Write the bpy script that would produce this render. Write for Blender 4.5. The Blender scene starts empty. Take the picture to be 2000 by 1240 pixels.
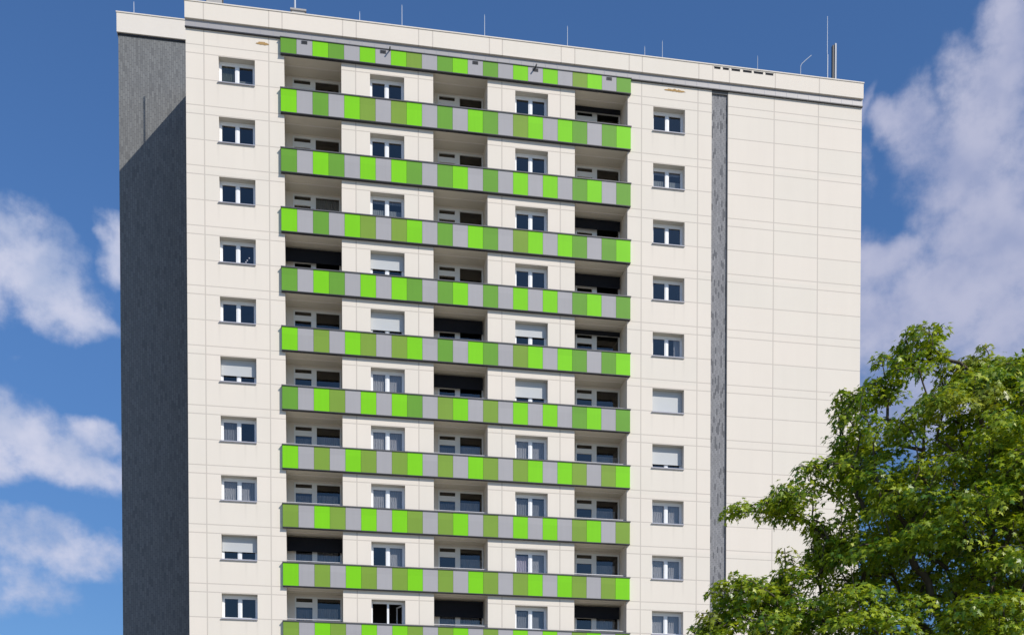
import bpy, math, random
import numpy as np
from mathutils import Vector, Matrix
R = math.radians
random.seed(7)
rng = np.random.default_rng(11)
sc = bpy.context.scene
COL = sc.collection

# ------------------------------------------------------------------ camera
CAM = Vector((0.0, -57.3246, 1.6))
cd = bpy.data.cameras.new("camera")
cam = bpy.data.objects.new("camera", cd)
COL.objects.link(cam)
cam.location = CAM
cam.rotation_euler = (R(90 - 1.3664), 0, R(-9.5424))
cd.sensor_width = 36
cd.lens = 36 * 2265 / 2000
cd.shift_y = (1783.826 - 620) / 2000
cd.clip_start = 0.5
cd.clip_end = 3000
sc.camera = cam

# ------------------------------------------------------------------ light
SUN_AZ, SUN_EL = R(38.7), R(38.0)
sdir = Vector((math.sin(SUN_AZ) * math.cos(SUN_EL), -math.cos(SUN_AZ) * math.cos(SUN_EL), math.sin(SUN_EL)))
ld = bpy.data.lights.new("sun", 'SUN')
ld.energy = 4.3
ld.angle = R(0.5)
ld.color = (1.0, 0.93, 0.83)
sun = bpy.data.objects.new("sun", ld)
COL.objects.link(sun)
sun.rotation_euler = sdir.to_track_quat('Z', 'Y').to_euler()
sun.location = (20, -60, 80)

sc.view_settings.view_transform = 'Standard'
sc.view_settings.look = 'None'
sc.view_settings.exposure = 0.0
sc.view_settings.gamma = 1.0
sc.render.engine = 'CYCLES'
sc.cycles.max_bounces = 8
sc.cycles.transparent_max_bounces = 12

# sky: Nishita + cumulus laid out by compass bearing and elevation
CLOUDS = [(-11.82, 26.23, 2.72, 2.13, 0, 1.0), (-10.71, 25.33, 2.72, 1.8, -25, 1.0), (-9.4, 24.51, 1.67, 0.95, -25, 1.0), (-14.33, 25.35, 3.34, 2.55, 0, 1.0), (-11.62, 27.35, 1.14, 0.85, 0, 0.9), (-8.1, 27.1, 0.83, 1.34, 10, 1.0), (-8.6, 27.63, 0.44, 0.67, 35, 0.85), (-11.82, 22.36, 0.51, 0.73, 0, 0.45), (-11.7, 19.5, 1.98, 1.49, -15, 1.0), (-10.02, 18.71, 3.14, 1.32, -8, 0.95), (-8.67, 19.51, 1.46, 0.95, 0, 0.9), (-8.39, 18.08, 1.46, 1.28, 0, 0.6), (-13.7, 18.57, 2.93, 1.7, 0, 1), (-10.3, 15.1, 3.97, 1.29, -5, 0.86), (-11.75, 13.4, 2.93, 1.68, 0, 0.73), (-10.07, 12.46, 1.67, 0.85, 0, 0.43), (-12.0, 16.14, 1.04, 0.64, -35, 0.39), (-7.93, 14.66, 1.67, 1.06, 0, 0.52), (-5.91, 19.2, 2.09, 1.28, 0, 0.8), (26.99, 30.22, 3.19, 2.51, 20, 1.0), (27.98, 32.65, 1.6, 2.51, -25, 1.0), (28.7, 33.91, 0.85, 1.25, 0, 0.9), (24.79, 31.39, 1.6, 1.25, 0, 0.9), (26.11, 33.6, 0.57, 0.67, 0, 0.4), (23.01, 32.86, 0.34, 1.14, -25, 0.45), (28.05, 26.85, 4.04, 3.55, 0, 1.05), (25.81, 25.02, 3.62, 2.93, 0, 1.05), (23.08, 25.04, 2.55, 3.14, 0, 0.95), (23.66, 25.91, 1.14, 1.71, 0, 0.7), (23.24, 29.83, 0.76, 1.14, 0, 0.45), (31.43, 28.22, 4.26, 6.27, 0, 1), (26.98, 21.11, 6.38, 3.14, 0, 0.9), (24.21, 30.2, 0.76, 0.76, 0, 0.5), (23.91, 31.71, 1.04, 0.85, -20, 0.95), (24.97, 32.11, 1.14, 0.95, 20, 0.85), (26.87, 32.56, 1.33, 1.33, 30, 0.9), (28.15, 33.72, 1.14, 1.52, 30, 1.0), (26.15, 29.16, 2.09, 1.33, 0, 1.0), (27.29, 27.89, 2.28, 1.71, 0, 1.0), (23.06, 26.94, 1.33, 0.95, 0, 1.0), (24.24, 26.96, 1.52, 0.95, 0, 0.95), (23.03, 30.21, 0.47, 1.14, 0, 0.6), (27.7, 24.13, 2.47, 2.28, 0, 1.0), (24.66, 24.23, 2.28, 1.52, 0, 1.0), (22.92, 32.2, 0.34, 1.14, -15, 0.75)]
w = bpy.data.worlds.new("World")
sc.world = w
w.use_nodes = True
nt = w.node_tree
nt.nodes.clear()


def N(t, **k):
    n = nt.nodes.new(t)
    for a, b in k.items():
        setattr(n, a, b)
    return n


def L(a, b):
    nt.links.new(a, b)


def M(op, a, b=None, c=None, clamp=False):
    n = nt.nodes.new('ShaderNodeMath')
    n.operation = op
    n.use_clamp = clamp
    for i, v in enumerate((a, b, c)):
        if v is None:
            continue
        if isinstance(v, (int, float)):
            n.inputs[i].default_value = v
        else:
            nt.links.new(v, n.inputs[i])
    return n.outputs[0]


def MIXC(fac, a, b, mode='MIX'):
    n = nt.nodes.new('ShaderNodeMix')
    n.data_type = 'RGBA'
    n.blend_type = mode
    for sock, v in ((n.inputs[0], fac), (n.inputs[6], a), (n.inputs[7], b)):
        if isinstance(v, (int, float)):
            sock.default_value = v
        elif isinstance(v, tuple):
            sock.default_value = (*v, 1)
        else:
            nt.links.new(v, sock)
    return n.outputs[2]


def NOISE(vec, scale, detail=4, rough=.5, dist=0.0):
    n = nt.nodes.new('ShaderNodeTexNoise')
    n.inputs['Scale'].default_value = scale
    n.inputs['Detail'].default_value = detail
    n.inputs['Roughness'].default_value = rough
    n.inputs['Distortion'].default_value = dist
    if vec is not None:
        nt.links.new(vec, n.inputs['Vector'])
    return n


tc = N('ShaderNodeTexCoord')
sep = N('ShaderNodeSeparateXYZ')
L(tc.outputs['Generated'], sep.inputs[0])
DEG = 180 / math.pi
az = M('MULTIPLY', M('ARCTAN2', sep.outputs[0], sep.outputs[1]), DEG * .87)
el = M('MULTIPLY', M('ARCSINE', sep.outputs[2]), DEG)
sky = N('ShaderNodeTexSky', sky_type='NISHITA', sun_disc=False)
sky.sun_elevation = SUN_EL
sky.sun_rotation = math.pi - SUN_AZ
sky.altitude = 100
sky.air_density = 1.0
sky.dust_density = .4
sky.ozone_density = 1.6
comb = N('ShaderNodeCombineXYZ')
L(az, comb.inputs[0]); L(el, comb.inputs[1])
n1 = NOISE(comb.outputs[0], .30, 5, .52, .0)
n2 = NOISE(comb.outputs[0], .8, 8, .6, .0)
wx = M('MULTIPLY', M('SUBTRACT', n1.outputs['Fac'], .5), 2.6)
sc3 = N('ShaderNodeSeparateColor'); L(n1.outputs['Color'], sc3.inputs[0])
wy = M('MULTIPLY', M('SUBTRACT', sc3.outputs[1], .5), 2.6)
az2 = M('ADD', az, wx); el2 = M('ADD', el, wy)
f = None
for (a, e, ra, re, rot, wt) in CLOUDS:
    c, s = math.cos(R(rot)), math.sin(R(rot))
    dx = M('SUBTRACT', az2, a); dy = M('SUBTRACT', el2, e)
    u = M('ADD', M('MULTIPLY', dx, c / ra), M('MULTIPLY', dy, s / ra))
    v = M('ADD', M('MULTIPLY', dx, -s / re), M('MULTIPLY', dy, c / re))
    d = M('ADD', M('MULTIPLY', u, u), M('MULTIPLY', v, v))
    g = M('MULTIPLY', M('SUBTRACT', 1.0, M('MULTIPLY', d, .5), clamp=False), wt)
    f = g if f is None else M('SMOOTH_MAX', f, g, .12)
# scattered clouds for the rest of the sky (seen in window reflections)
nb = NOISE(tc.outputs['Generated'], 2.2, 7, .55)
behind = M('MULTIPLY', M('GREATER_THAN', M('ABSOLUTE', az), 45.0), M('MULTIPLY', M('SUBTRACT', nb.outputs['Fac'], .50), 4.0))
f = M('MAXIMUM', f, behind)
f = M('ADD', f, M('MULTIPLY', M('SUBTRACT', n2.outputs['Fac'], .5), .75))
mr = N('ShaderNodeMapRange', interpolation_type='SMOOTHSTEP')
L(f, mr.inputs[0])
mr.inputs[1].default_value = .40; mr.inputs[2].default_value = 1.0
cover = M('MULTIPLY', mr.outputs[0], .93)
# cloud body tone: bright heaps, lavender grey bases
n3 = NOISE(comb.outputs[0], .35, 4, .5, .0)
tone = M('ADD', M('MULTIPLY', n3.outputs['Fac'], .9), M('MULTIPLY', M('SUBTRACT', f, .8), .18), clamp=True)
leftish = N('ShaderNodeMapRange'); L(az, leftish.inputs[0])
leftish.inputs[1].default_value = 0; leftish.inputs[2].default_value = 20
cw = MIXC(leftish.outputs[0], (.66, .675, .82), (.50, .52, .68))
cdk = MIXC(leftish.outputs[0], (.43, .50, .70), (.34, .385, .58))
cr = N('ShaderNodeMapRange', interpolation_type='SMOOTHSTEP'); L(tone, cr.inputs[0])
cr.inputs[1].default_value = .3; cr.inputs[2].default_value = .62
ccol = MIXC(cr.outputs[0], cdk, cw)
lowsky = N('ShaderNodeMapRange'); L(el, lowsky.inputs[0])
lowsky.inputs[1].default_value = 9; lowsky.inputs[2].default_value = 26
skyc = MIXC(1.0, sky.outputs[0], MIXC(lowsky.outputs[0], (.49, .71, .98), (.66, .98, 1.36)), 'MULTIPLY')
SKY_STR = .10
ccol = MIXC(1.0, ccol, (1 / SKY_STR,) * 3, 'MULTIPLY')
final = MIXC(cover, skyc, ccol)
bg = N('ShaderNodeBackground'); bg.inputs[1].default_value = SKY_STR
out = N('ShaderNodeOutputWorld')
L(final, bg.inputs[0]); L(bg.outputs[0], out.inputs[0])


# ------------------------------------------------------------------ materials
def new_mat(name, base, rough=.7, spec=.3, metal=0.0):
    global nt
    m = bpy.data.materials.new(name)
    m.use_nodes = True
    nt = m.node_tree
    b = nt.nodes['Principled BSDF']
    b.inputs['Base Color'].default_value = (*base, 1)
    b.inputs['Roughness'].default_value = rough
    b.inputs['Specular IOR Level'].default_value = spec
    b.inputs['Metallic'].default_value = metal
    return m, b


def objxyz():
    t = nt.nodes.new('ShaderNodeTexCoord')
    s = nt.nodes.new('ShaderNodeSeparateXYZ')
    nt.links.new(t.outputs['Object'], s.inputs[0])
    return t.outputs['Object'], s.outputs[0], s.outputs[1], s.outputs[2]


def bump(b, h, strength=.3, dist=.02):
    n = nt.nodes.new('ShaderNodeBump')
    n.inputs['Strength'].default_value = strength
    n.inputs['Distance'].default_value = dist
    nt.links.new(h, n.inputs['Height'])
    nt.links.new(n.outputs[0], b.inputs['Normal'])


def speckle(base, amount=.06, scale=1.5, rough=.7, spec=.3, name='paint', metal=0.0, fine=30):
    m, b = new_mat(name, base, rough, spec, metal)
    o, x, y, z = objxyz()
    a = NOISE(o, scale, 5, .6).outputs['Fac']
    c = NOISE(o, fine, 3, .6).outputs['Fac']
    k = M('ADD', M('MULTIPLY', M('SUBTRACT', a, .5), amount * 2), 1.0)
    k = M('ADD', k, M('MULTIPLY', M('SUBTRACT', c, .5), amount))
    if name.endswith('_panel'):
        # rain streaks and a per panel fading
        mp = nt.nodes.new('ShaderNodeMapping'); mp.inputs['Scale'].default_value = (7, 1, .35)
        nt.links.new(o, mp.inputs[0])
        k = M('ADD', k, M('MULTIPLY', M('SUBTRACT', NOISE(mp.outputs[0], 1, 5, .6).outputs['Fac'], .5), .10))
        wn = nt.nodes.new('ShaderNodeTexWhiteNoise'); wn.noise_dimensions = '2D'
        cx = nt.nodes.new('ShaderNodeCombineXYZ')
        nt.links.new(M('FLOOR', M('DIVIDE', M('ADD', x, 1.555), .7478)), cx.inputs[0])
        nt.links.new(M('FLOOR', M('DIVIDE', z, 2.8)), cx.inputs[1])
        nt.links.new(cx.outputs[0], wn.inputs['Vector'])
        k = M('ADD', k, M('MULTIPLY', M('SUBTRACT', wn.outputs['Value'], .5), .07))
    v = nt.nodes.new('ShaderNodeVectorMath'); v.operation = 'SCALE'
    v.inputs[0].default_value = base
    nt.links.new(k, v.inputs['Scale'])
    nt.links.new(v.outputs[0], b.inputs['Base Color'])
    return m


WALLC = (.735, .682, .60)
PITCH = 2.8
B0 = 39.59
WALL_JOINTS = [-5.11, -2.11, 1.99, 5.01, 9.13, 12.07, 16.24, 19.19, 23.26, 25.66]
PARAPET_JOINTS = [-5.11, -2.10, -1.48, 1.37, 2.02, 5.02, 5.70, 8.49, 9.13, 12.08, 12.77, 15.55, 16.23, 19.18, 19.92, 20.8, 23.25, 25.64]


def wall_mat(name, xs, zlines):
    m, b = new_mat(name, WALLC, .85, .2)
    o, x, y, z = objxyz()
    line = None
    for j in xs:
        q = M('COMPARE', x, j, .027)
        line = q if line is None else M('MAXIMUM', line, q)
    vline = line
    if zlines:
        fr = M('FLOORED_MODULO', M('SUBTRACT', z, B0 - 28 * PITCH), PITCH)
        for j in zlines:
            q = M('COMPARE', fr, j, .024)
            line = M('MAXIMUM', line, q)
    # every cladding slab has its own faint tint
    wn = nt.nodes.new('ShaderNodeTexWhiteNoise'); wn.noise_dimensions = '2D'
    cx = nt.nodes.new('ShaderNodeCombineXYZ')
    idx = 0
    for j in xs:
        idx = M('ADD', M('GREATER_THAN', x, j), idx)
    iz = M('FLOOR', M('DIVIDE', M('SUBTRACT', z, B0 + .05), PITCH / 2))
    nt.links.new(idx, cx.inputs[0]); nt.links.new(iz, cx.inputs[1])
    nt.links.new(cx.outputs[0], wn.inputs['Vector'])
    big = NOISE(o, .35, 4, .6).outputs['Fac']
    st = nt.nodes.new('ShaderNodeMapping'); st.inputs['Scale'].default_value = (2.2, 1, .12)
    nt.links.new(o, st.inputs[0])
    streak = NOISE(st.outputs[0], 1.0, 5, .65).outputs['Fac']
    fine = NOISE(o, 22, 4, .7).outputs['Fac']
    k = M('ADD', M('MULTIPLY', M('SUBTRACT', big, .5), .07), M('MULTIPLY', M('SUBTRACT', streak, .5), .06))
    k = M('ADD', k, M('MULTIPLY', M('SUBTRACT', fine, .5), .05))
    k = M('ADD', k, M('MULTIPLY', M('SUBTRACT', wn.outputs['Value'], .5), .035))
    if zlines:
        run = None
        for (wa, wc) in ((-4.44, -2.76), (16.85, 18.51)):
            for e in (wa - .03, wc - .02, (wa + wc) / 2 + .3):
                q = M('SUBTRACT', 1.0, M('DIVIDE', M('ABSOLUTE', M('SUBTRACT', x, e)), .09), clamp=True)
                run = q if run is None else M('MAXIMUM', run, q)
        fz = M('FLOORED_MODULO', M('SUBTRACT', B0 - .02, z), PITCH)
        fade = M('SUBTRACT', 1.0, M('DIVIDE', fz, 1.1), clamp=True)
        k = M('SUBTRACT', k, M('MULTIPLY', M('MULTIPLY', run, fade), M('MULTIPLY', streak, .16)))
    k = M('ADD', k, 1.0)
    base = MIXC(wn.outputs['Value'], (WALLC[0], WALLC[1] * 1.0, WALLC[2]), (WALLC[0] * 1.0, WALLC[1] * .985, WALLC[2] * .985))
    v = nt.nodes.new('ShaderNodeVectorMath'); v.operation = 'SCALE'
    nt.links.new(base, v.inputs[0]); nt.links.new(k, v.inputs['Scale'])
    colr = MIXC(M('MULTIPLY', line, .46), v.outputs[0], (.34, .30, .27))
    nt.links.new(colr, b.inputs['Base Color'])
    h = M('SUBTRACT', M('MULTIPLY', fine, .15), line)
    bump(b, h, .25, .01)
    return m


mat = {}
mat['wall'] = wall_mat('cream_cladding', WALL_JOINTS, (1.64, 1.24, .05))
mat['parapet'] = wall_mat('cream_parapet', PARAPET_JOINTS, ())
mat['plain'] = speckle((.72, .67, .60), .05, .8, .85, .2, 'cream_plaster')
mat['shaded_reveal'] = speckle((.52, .49, .42), .05, .8, .85, .2, 'shaded_reveal_plaster')  # cream plaster with the shade of the window heads put into its colour
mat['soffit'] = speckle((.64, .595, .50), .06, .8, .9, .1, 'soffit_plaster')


def slate_mat(name, col, dark, cw=.10, ch=.30, thr=.86, spot=.9):
    # small upright shingles in staggered columns
    m, b = new_mat(name, col, .75, .3)
    o, x, y, z = objxyz()
    x = M('ADD', x, y)
    ci = M('FLOOR', M('DIVIDE', x, cw))
    off = nt.nodes.new('ShaderNodeTexWhiteNoise'); off.noise_dimensions = '1D'
    nt.links.new(ci, off.inputs['W'])
    zz = M('DIVIDE', M('ADD', z, M('MULTIPLY', M('FLOORED_MODULO', ci, 3.0), ch / 3)), ch)
    ri = M('FLOOR', zz)
    cx = nt.nodes.new('ShaderNodeCombineXYZ')
    nt.links.new(ci, cx.inputs[0]); nt.links.new(ri, cx.inputs[1])
    wn = nt.nodes.new('ShaderNodeTexWhiteNoise'); wn.noise_dimensions = '2D'
    nt.links.new(cx.outputs[0], wn.inputs['Vector'])
    t = M('GREATER_THAN', wn.outputs['Value'], thr)
    fx = M('FRACT', M('DIVIDE', x, cw)); fz = M('FRACT', zz)
    seam = M('MAXIMUM', M('LESS_THAN', fx, .14), M('LESS_THAN', fz, .08))
    nz = NOISE(o, 9, 4, .6).outputs['Fac']
    k = M('ADD', M('MULTIPLY', t, spot), M('MULTIPLY', wn.outputs['Value'], .45), clamp=True)
    k = M('ADD', k, M('MULTIPLY', M('SUBTRACT', nz, .5), .5), clamp=True)
    k = M('MAXIMUM', k, M('MULTIPLY', seam, .8))
    c = MIXC(k, col, dark)
    nt.links.new(c, b.inputs['Base Color'])
    bump(b, M('SUBTRACT', 1.0, k), .4, .02)
    return m


mat['slate'] = slate_mat('grey_slate_shingles', (.20, .205, .205), (.105, .108, .112), .11, .36, .93, .18)
mat['slate2'] = slate_mat('blue_grey_shingles', (.265, .265, .275), (.115, .118, .128), .075, .30, .86, .8)
mat['frieze'] = speckle((.35, .34, .345), .08, 1.2, .45, .5, 'grey_metal_frieze')
mat['dark'] = speckle((.035, .035, .04), .1, 2, .5, .4, 'anthracite_profile')
mat['cap'] = speckle((.085, .085, .09), .1, 2, .45, .5, 'grey_coping')
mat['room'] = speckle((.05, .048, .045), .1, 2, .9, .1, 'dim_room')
mat['L'] = speckle((.19, .57, .008), .03, 1, .42, .2, 'lime_panel')
mat['M'] = speckle((.13, .315, .034), .03, 1, .42, .2, 'green_panel')
mat['O'] = speckle((.19, .315, .042), .03, 1, .42, .2, 'olive_panel')
mat['G'] = speckle((.362, .354, .366), .03, 1, .42, .2, 'grey_panel')
mat['white'] = speckle((.80, .81, .82), .03, 3, .35, .5, 'white_frame')
mat['offwhite'] = speckle((.74, .75, .74), .03, 3, .45, .4, 'balcony_frame')
mat['sill'] = speckle((.36, .36, .40), .06, 3, .4, .5, 'grey_sill')
mat['rail'] = speckle((.66, .64, .63), .06, 3, .35, .5, 'metal_rail', .4)
mat['rod'] = speckle((.42, .46, .52), .05, 3, .5, .3, 'galvanised_rod', .2)
mat['roofbox'] = speckle((.38, .37, .36), .1, 3, .8, .2, 'weathered_box')
mat['tan'] = speckle((.42, .27, .12), .25, 8, .9, .1, 'bare_insulation')
mat['screen'] = speckle((.012, .013, .018), .15, 3, .8, .2, 'black_screen')
mat['roof'] = speckle((.15, .15, .15), .15, .8, .9, .1, 'roof_felt')
mat['antenna'] = speckle((.30, .33, .38), .05, 3, .5, .4, 'antenna_shell')

# roller shutter: fine horizontal slats
m, b = new_mat('roller_shutter', (.62, .64, .65), .5, .4)
o, x, y, z = objxyz()
wv = M('FRACT', M('DIVIDE', z, .055))
h = M('LESS_THAN', wv, .14)
nt.links.new(MIXC(M('MULTIPLY', h, .3), (.49, .51, .52), (.27, .27, .29)), b.inputs['Base Color'])
bump(b, M('ABSOLUTE', M('SUBTRACT', wv, .5)), .4, .01)
mat['shutter'] = m


def glass_mat(name, tint, refl):
    global nt
    m = bpy.data.materials.new(name); m.use_nodes = True
    nt = m.node_tree; nt.nodes.clear()
    o, x, y, z = objxyz()
    nz = NOISE(o, .8, 2, .4).outputs['Fac']
    g = nt.nodes.new('ShaderNodeBsdfGlossy'); g.inputs['Roughness'].default_value = .02
    bn = nt.nodes.new('ShaderNodeBump'); bn.inputs['Strength'].default_value = .12; bn.inputs['Distance'].default_value = .05
    nt.links.new(nz, bn.inputs['Height']); nt.links.new(bn.outputs[0], g.inputs['Normal'])
    g.inputs[0].default_value = (.92, .88, .84, 1)
    t = nt.nodes.new('ShaderNodeBsdfTransparent'); t.inputs[0].default_value = (*tint, 1)
    mx = nt.nodes.new('ShaderNodeMixShader')
    ge = nt.nodes.new('ShaderNodeNewGeometry')
    dt = nt.nodes.new('ShaderNodeVectorMath'); dt.operation = 'DOT_PRODUCT'
    nt.links.new(ge.outputs['Normal'], dt.inputs[0]); nt.links.new(ge.outputs['Incoming'], dt.inputs[1])
    sch = M('POWER', M('SUBTRACT', 1.0, M('ABSOLUTE', dt.outputs['Value'])), 5.0)
    nt.links.new(M('ADD', M('MULTIPLY', sch, .9), .075 + refl, clamp=True), mx.inputs[0])
    nt.links.new(t.outputs[0], mx.inputs[1]); nt.links.new(g.outputs[0], mx.inputs[2])
    oo = nt.nodes.new('ShaderNodeOutputMaterial'); nt.links.new(mx.outputs[0], oo.inputs[0])
    return m


mat['glass'] = glass_mat('window_glass', (.82, .83, .83), .02)


def curtain_mat(name, col):
    m, b = new_mat(name, col, .9, .1)
    o, x, y, z = objxyz()
    a = nt.nodes.new('ShaderNodeMath'); a.operation = 'SINE'
    nz = NOISE(o, 3, 3, .5).outputs['Fac']
    nt.links.new(M('ADD', M('MULTIPLY', x, 62.0), M('MULTIPLY', nz, 9.0)), a.inputs[0])
    k = M('ADD', M('MULTIPLY', a.outputs[0], .06), .94)
    v = nt.nodes.new('ShaderNodeVectorMath'); v.operation = 'SCALE'; v.inputs[0].default_value = col
    nt.links.new(k, v.inputs['Scale']); nt.links.new(v.outputs[0], b.inputs['Base Color'])
    bump(b, a.outputs[0], .5, .02)
    return m


mat['sheer'] = curtain_mat('sheer_grey_curtain', (.34, .34, .36))
mat['lace'] = curtain_mat('lace_curtain', (.22, .24, .25))
mat['dimcurtain'] = curtain_mat('dim_curtain', (.20, .21, .235))
mat['lavender'] = curtain_mat('lavender_curtain', (.38, .34, .42))
mat['greenish'] = curtain_mat('green_grey_curtain', (.08, .095, .075))
mat['pinkish'] = curtain_mat('rose_cloth', (.5, .36, .38))


# ------------------------------------------------------------------ mesh helpers
class MB:
    def __init__(s):
        s.v, s.f, s.m, s.mats = [], [], [], []

    def mi(s, name):
        if name not in s.mats:
            s.mats.append(name)
        return s.mats.index(name)

    def quad(s, p, name):
        i = len(s.v)
        s.v += [tuple(q) for q in p]
        s.f.append(tuple(range(i, i + len(p)))); s.m.append(s.mi(name))

    def box(s, x0, x1, y0, y1, z0, z1, name, skip=''):
        P = [(x0, y0, z0), (x1, y0, z0), (x1, y1, z0), (x0, y1, z0), (x0, y0, z1), (x1, y0, z1), (x1, y1, z1), (x0, y1, z1)]
        F = dict(b=(0, 3, 2, 1), t=(4, 5, 6, 7), f=(0, 1, 5, 4), r=(1, 2, 6, 5), k=(2, 3, 7, 6), l=(3, 0, 4, 7))
        i = len(s.v); s.v += P; k = s.mi(name)
        for key, q in F.items():
            if key in skip:
                continue
            s.f.append(tuple(i + a for a in q)); s.m.append(k)

    def tube(s, pts, rad, name, n=8, caps=True):
        pts = [Vector(p) for p in pts]
        if isinstance(rad, (int, float)):
            rad = [rad] * len(pts)
        rings = []
        k = s.mi(name)
        for j, p in enumerate(pts):
            d = (pts[min(j + 1, len(pts) - 1)] - pts[max(j - 1, 0)]).normalized()
            a = d.orthogonal().normalized() if j == 0 else (a - d * a.dot(d)).normalized()
            c = d.cross(a)
            i = len(s.v)
            for q in range(n):
                t = 2 * math.pi * q / n
                s.v.append(tuple(p + (a * math.cos(t) + c * math.sin(t)) * rad[j]))
            rings.append(i)
        for r0, r1 in zip(rings, rings[1:]):
            for q in range(n):
                s.f.append((r0 + q, r0 + (q + 1) % n, r1 + (q + 1) % n, r1 + q)); s.m.append(k)
        if caps:
            s.f.append(tuple(rings[0] + q for q in reversed(range(n)))); s.m.append(k)
            s.f.append(tuple(rings[-1] + q for q in range(n))); s.m.append(k)

    def build(s, name, parent=None, label=None, smooth=False):
        me = bpy.data.meshes.new(name)
        me.from_pydata(s.v, [], s.f)
        for n in s.mats:
            me.materials.append(mat[n])
        me.polygons.foreach_set('material_index', s.m)
        if smooth:
            me.polygons.foreach_set('use_smooth', [True] * len(s.f))
        me.update()
        o = bpy.data.objects.new(name, me)
        COL.objects.link(o)
        if parent is not None:
            o.parent = parent
        if label:
            o['label'] = label
        return o


def tag(o, label=None, cat=None, group=None, kind=None):
    if label: o['label'] = label
    if cat: o['category'] = cat
    if group: o['group'] = group
    if kind: o['kind'] = kind
    return o


# ------------------------------------------------------------------ ground
def gmat(name, c1, c2, scale):
    m, b = new_mat(name, c1, .95, .1)
    o, x, y, z = objxyz()
    nz = NOISE(o, scale, 6, .65).outputs['Fac']
    nt.links.new(MIXC(nz, c1, c2), b.inputs['Base Color'])
    return m


mat['bounce_ground'] = gmat('pale_bounce_ground', (.31, .29, .245), (.42, .39, .33), .6)  # unseen ground, made pale to bounce light up into the loggias
mat['paving'] = gmat('paving', (.22, .21, .20), (.32, .31, .29), 1.5)
g = MB(); g.quad([(-900, -900, 0), (900, -900, 0), (900, 900, 0), (-900, 900, 0)], 'bounce_ground')
tag(g.build('ground'), kind='structure')
g = MB(); g.box(-9, 30, -7.5, -3.5, -.02, .03, 'paving', 'b')
tag(g.build('path'), kind='structure')

# ------------------------------------------------------------------ apartment building
building = bpy.data.objects.new('apartment_building', None)
COL.objects.link(building)
tag(building, 'tall cream panel apartment tower with green and grey striped balcony bands', 'building')
XL, XR = -5.94, 28.05
NROW = 12
LOG = [(-1.39, 1.31), (5.74, 8.42), (12.81, 15.52)]
WIN = [(-4.44, -2.76), (2.68, 4.33), (9.80, 11.45), (16.85, 18.51)]
STRIP = (19.92, 20.79)
WTOP = 41.97
HB = B0 - 2.8 * 11 - 1.1          # lower end of the loggia shafts
holes = []
for (a, b_) in LOG:
    holes.append((a, b_, HB, 41.22, 'loggia'))
for ci, (a, b_) in enumerate(WIN):
    for r in range(NROW + 1):
        Bz = B0 - PITCH * r
        holes.append((a, b_, Bz - .02, Bz + 1.21, 'window'))
holes.append((STRIP[0], STRIP[1], 0.3, WTOP - .001, 'strip'))
xs = sorted({XL, XR} | {h[0] for h in holes} | {h[1] for h in holes})
wb = MB()
for x0, x1 in zip(xs, xs[1:]):
    xm = (x0 + x1) / 2
    hs = sorted([(h[2], h[3]) for h in holes if h[0] < xm < h[1]])
    z = 0.0
    for (a, c) in hs:
        if a > z:
            wb.quad([(x0, 0, z), (x1, 0, z), (x1, 0, a), (x0, 0, a)], 'wall')
        z = c
    if z < WTOP:
        wb.quad([(x0, 0, z), (x1, 0, z), (x1, 0, WTOP), (x0, 0, WTOP)], 'wall')
RD = .42
for (x0, x1, z0, z1, kind) in holes:
    if kind == 'loggia':
        continue
    d = RD if kind == 'window' else .09
    wb.quad([(x0, 0, z0), (x0, 0, z1), (x0, d, z1), (x0, d, z0)], 'plain')
    wb.quad([(x1, 0, z0), (x1, d, z0), (x1, d, z1), (x1, 0, z1)], 'plain')
    wb.quad([(x0, 0, z1), (x1, 0, z1), (x1, d, z1), (x0, d, z1)], 'shaded_reveal')
    wb.quad([(x0, 0, z0), (x0, d, z0), (x1, d, z0), (x1, 0, z0)], 'plain')
    if kind == 'window':
        # the dim room behind
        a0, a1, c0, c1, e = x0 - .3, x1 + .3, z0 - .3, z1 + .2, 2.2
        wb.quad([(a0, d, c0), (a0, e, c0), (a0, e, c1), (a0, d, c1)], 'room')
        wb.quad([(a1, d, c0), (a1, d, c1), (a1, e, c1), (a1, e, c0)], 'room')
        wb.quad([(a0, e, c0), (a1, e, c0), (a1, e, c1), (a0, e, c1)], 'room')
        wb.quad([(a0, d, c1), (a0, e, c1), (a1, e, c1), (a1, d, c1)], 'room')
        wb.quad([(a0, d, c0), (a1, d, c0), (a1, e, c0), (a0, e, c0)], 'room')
DEEP = 14.0
wb.quad([(XL, 0, 0), (XL, 0, WTOP), (XL, DEEP, WTOP), (XL, DEEP, 0)], 'plain')
wb.quad([(XR, 0, 0), (XR, DEEP, 0), (XR, DEEP, WTOP), (XR, 0, WTOP)], 'plain')
wb.quad([(XL, DEEP, 0), (XL, DEEP, WTOP), (XR, DEEP, WTOP), (XR, DEEP, 0)], 'plain')
wb.build('wall', building, 'cream clad wall with thin panel joints')
sb = MB()
sb.quad([(STRIP[0], .085, .3), (STRIP[1], .085, .3), (STRIP[1], .085, WTOP), (STRIP[0], .085, WTOP)], 'slate2')
sb.box(STRIP[1] - .03, STRIP[1] - .002, .02, .08, .3, WTOP - .01, 'cap')  # dark bar painting the shade of the recess's right jamb
sb.build('shingle_strip', building, 'narrow recessed vertical strip of blue grey shingles')

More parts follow.
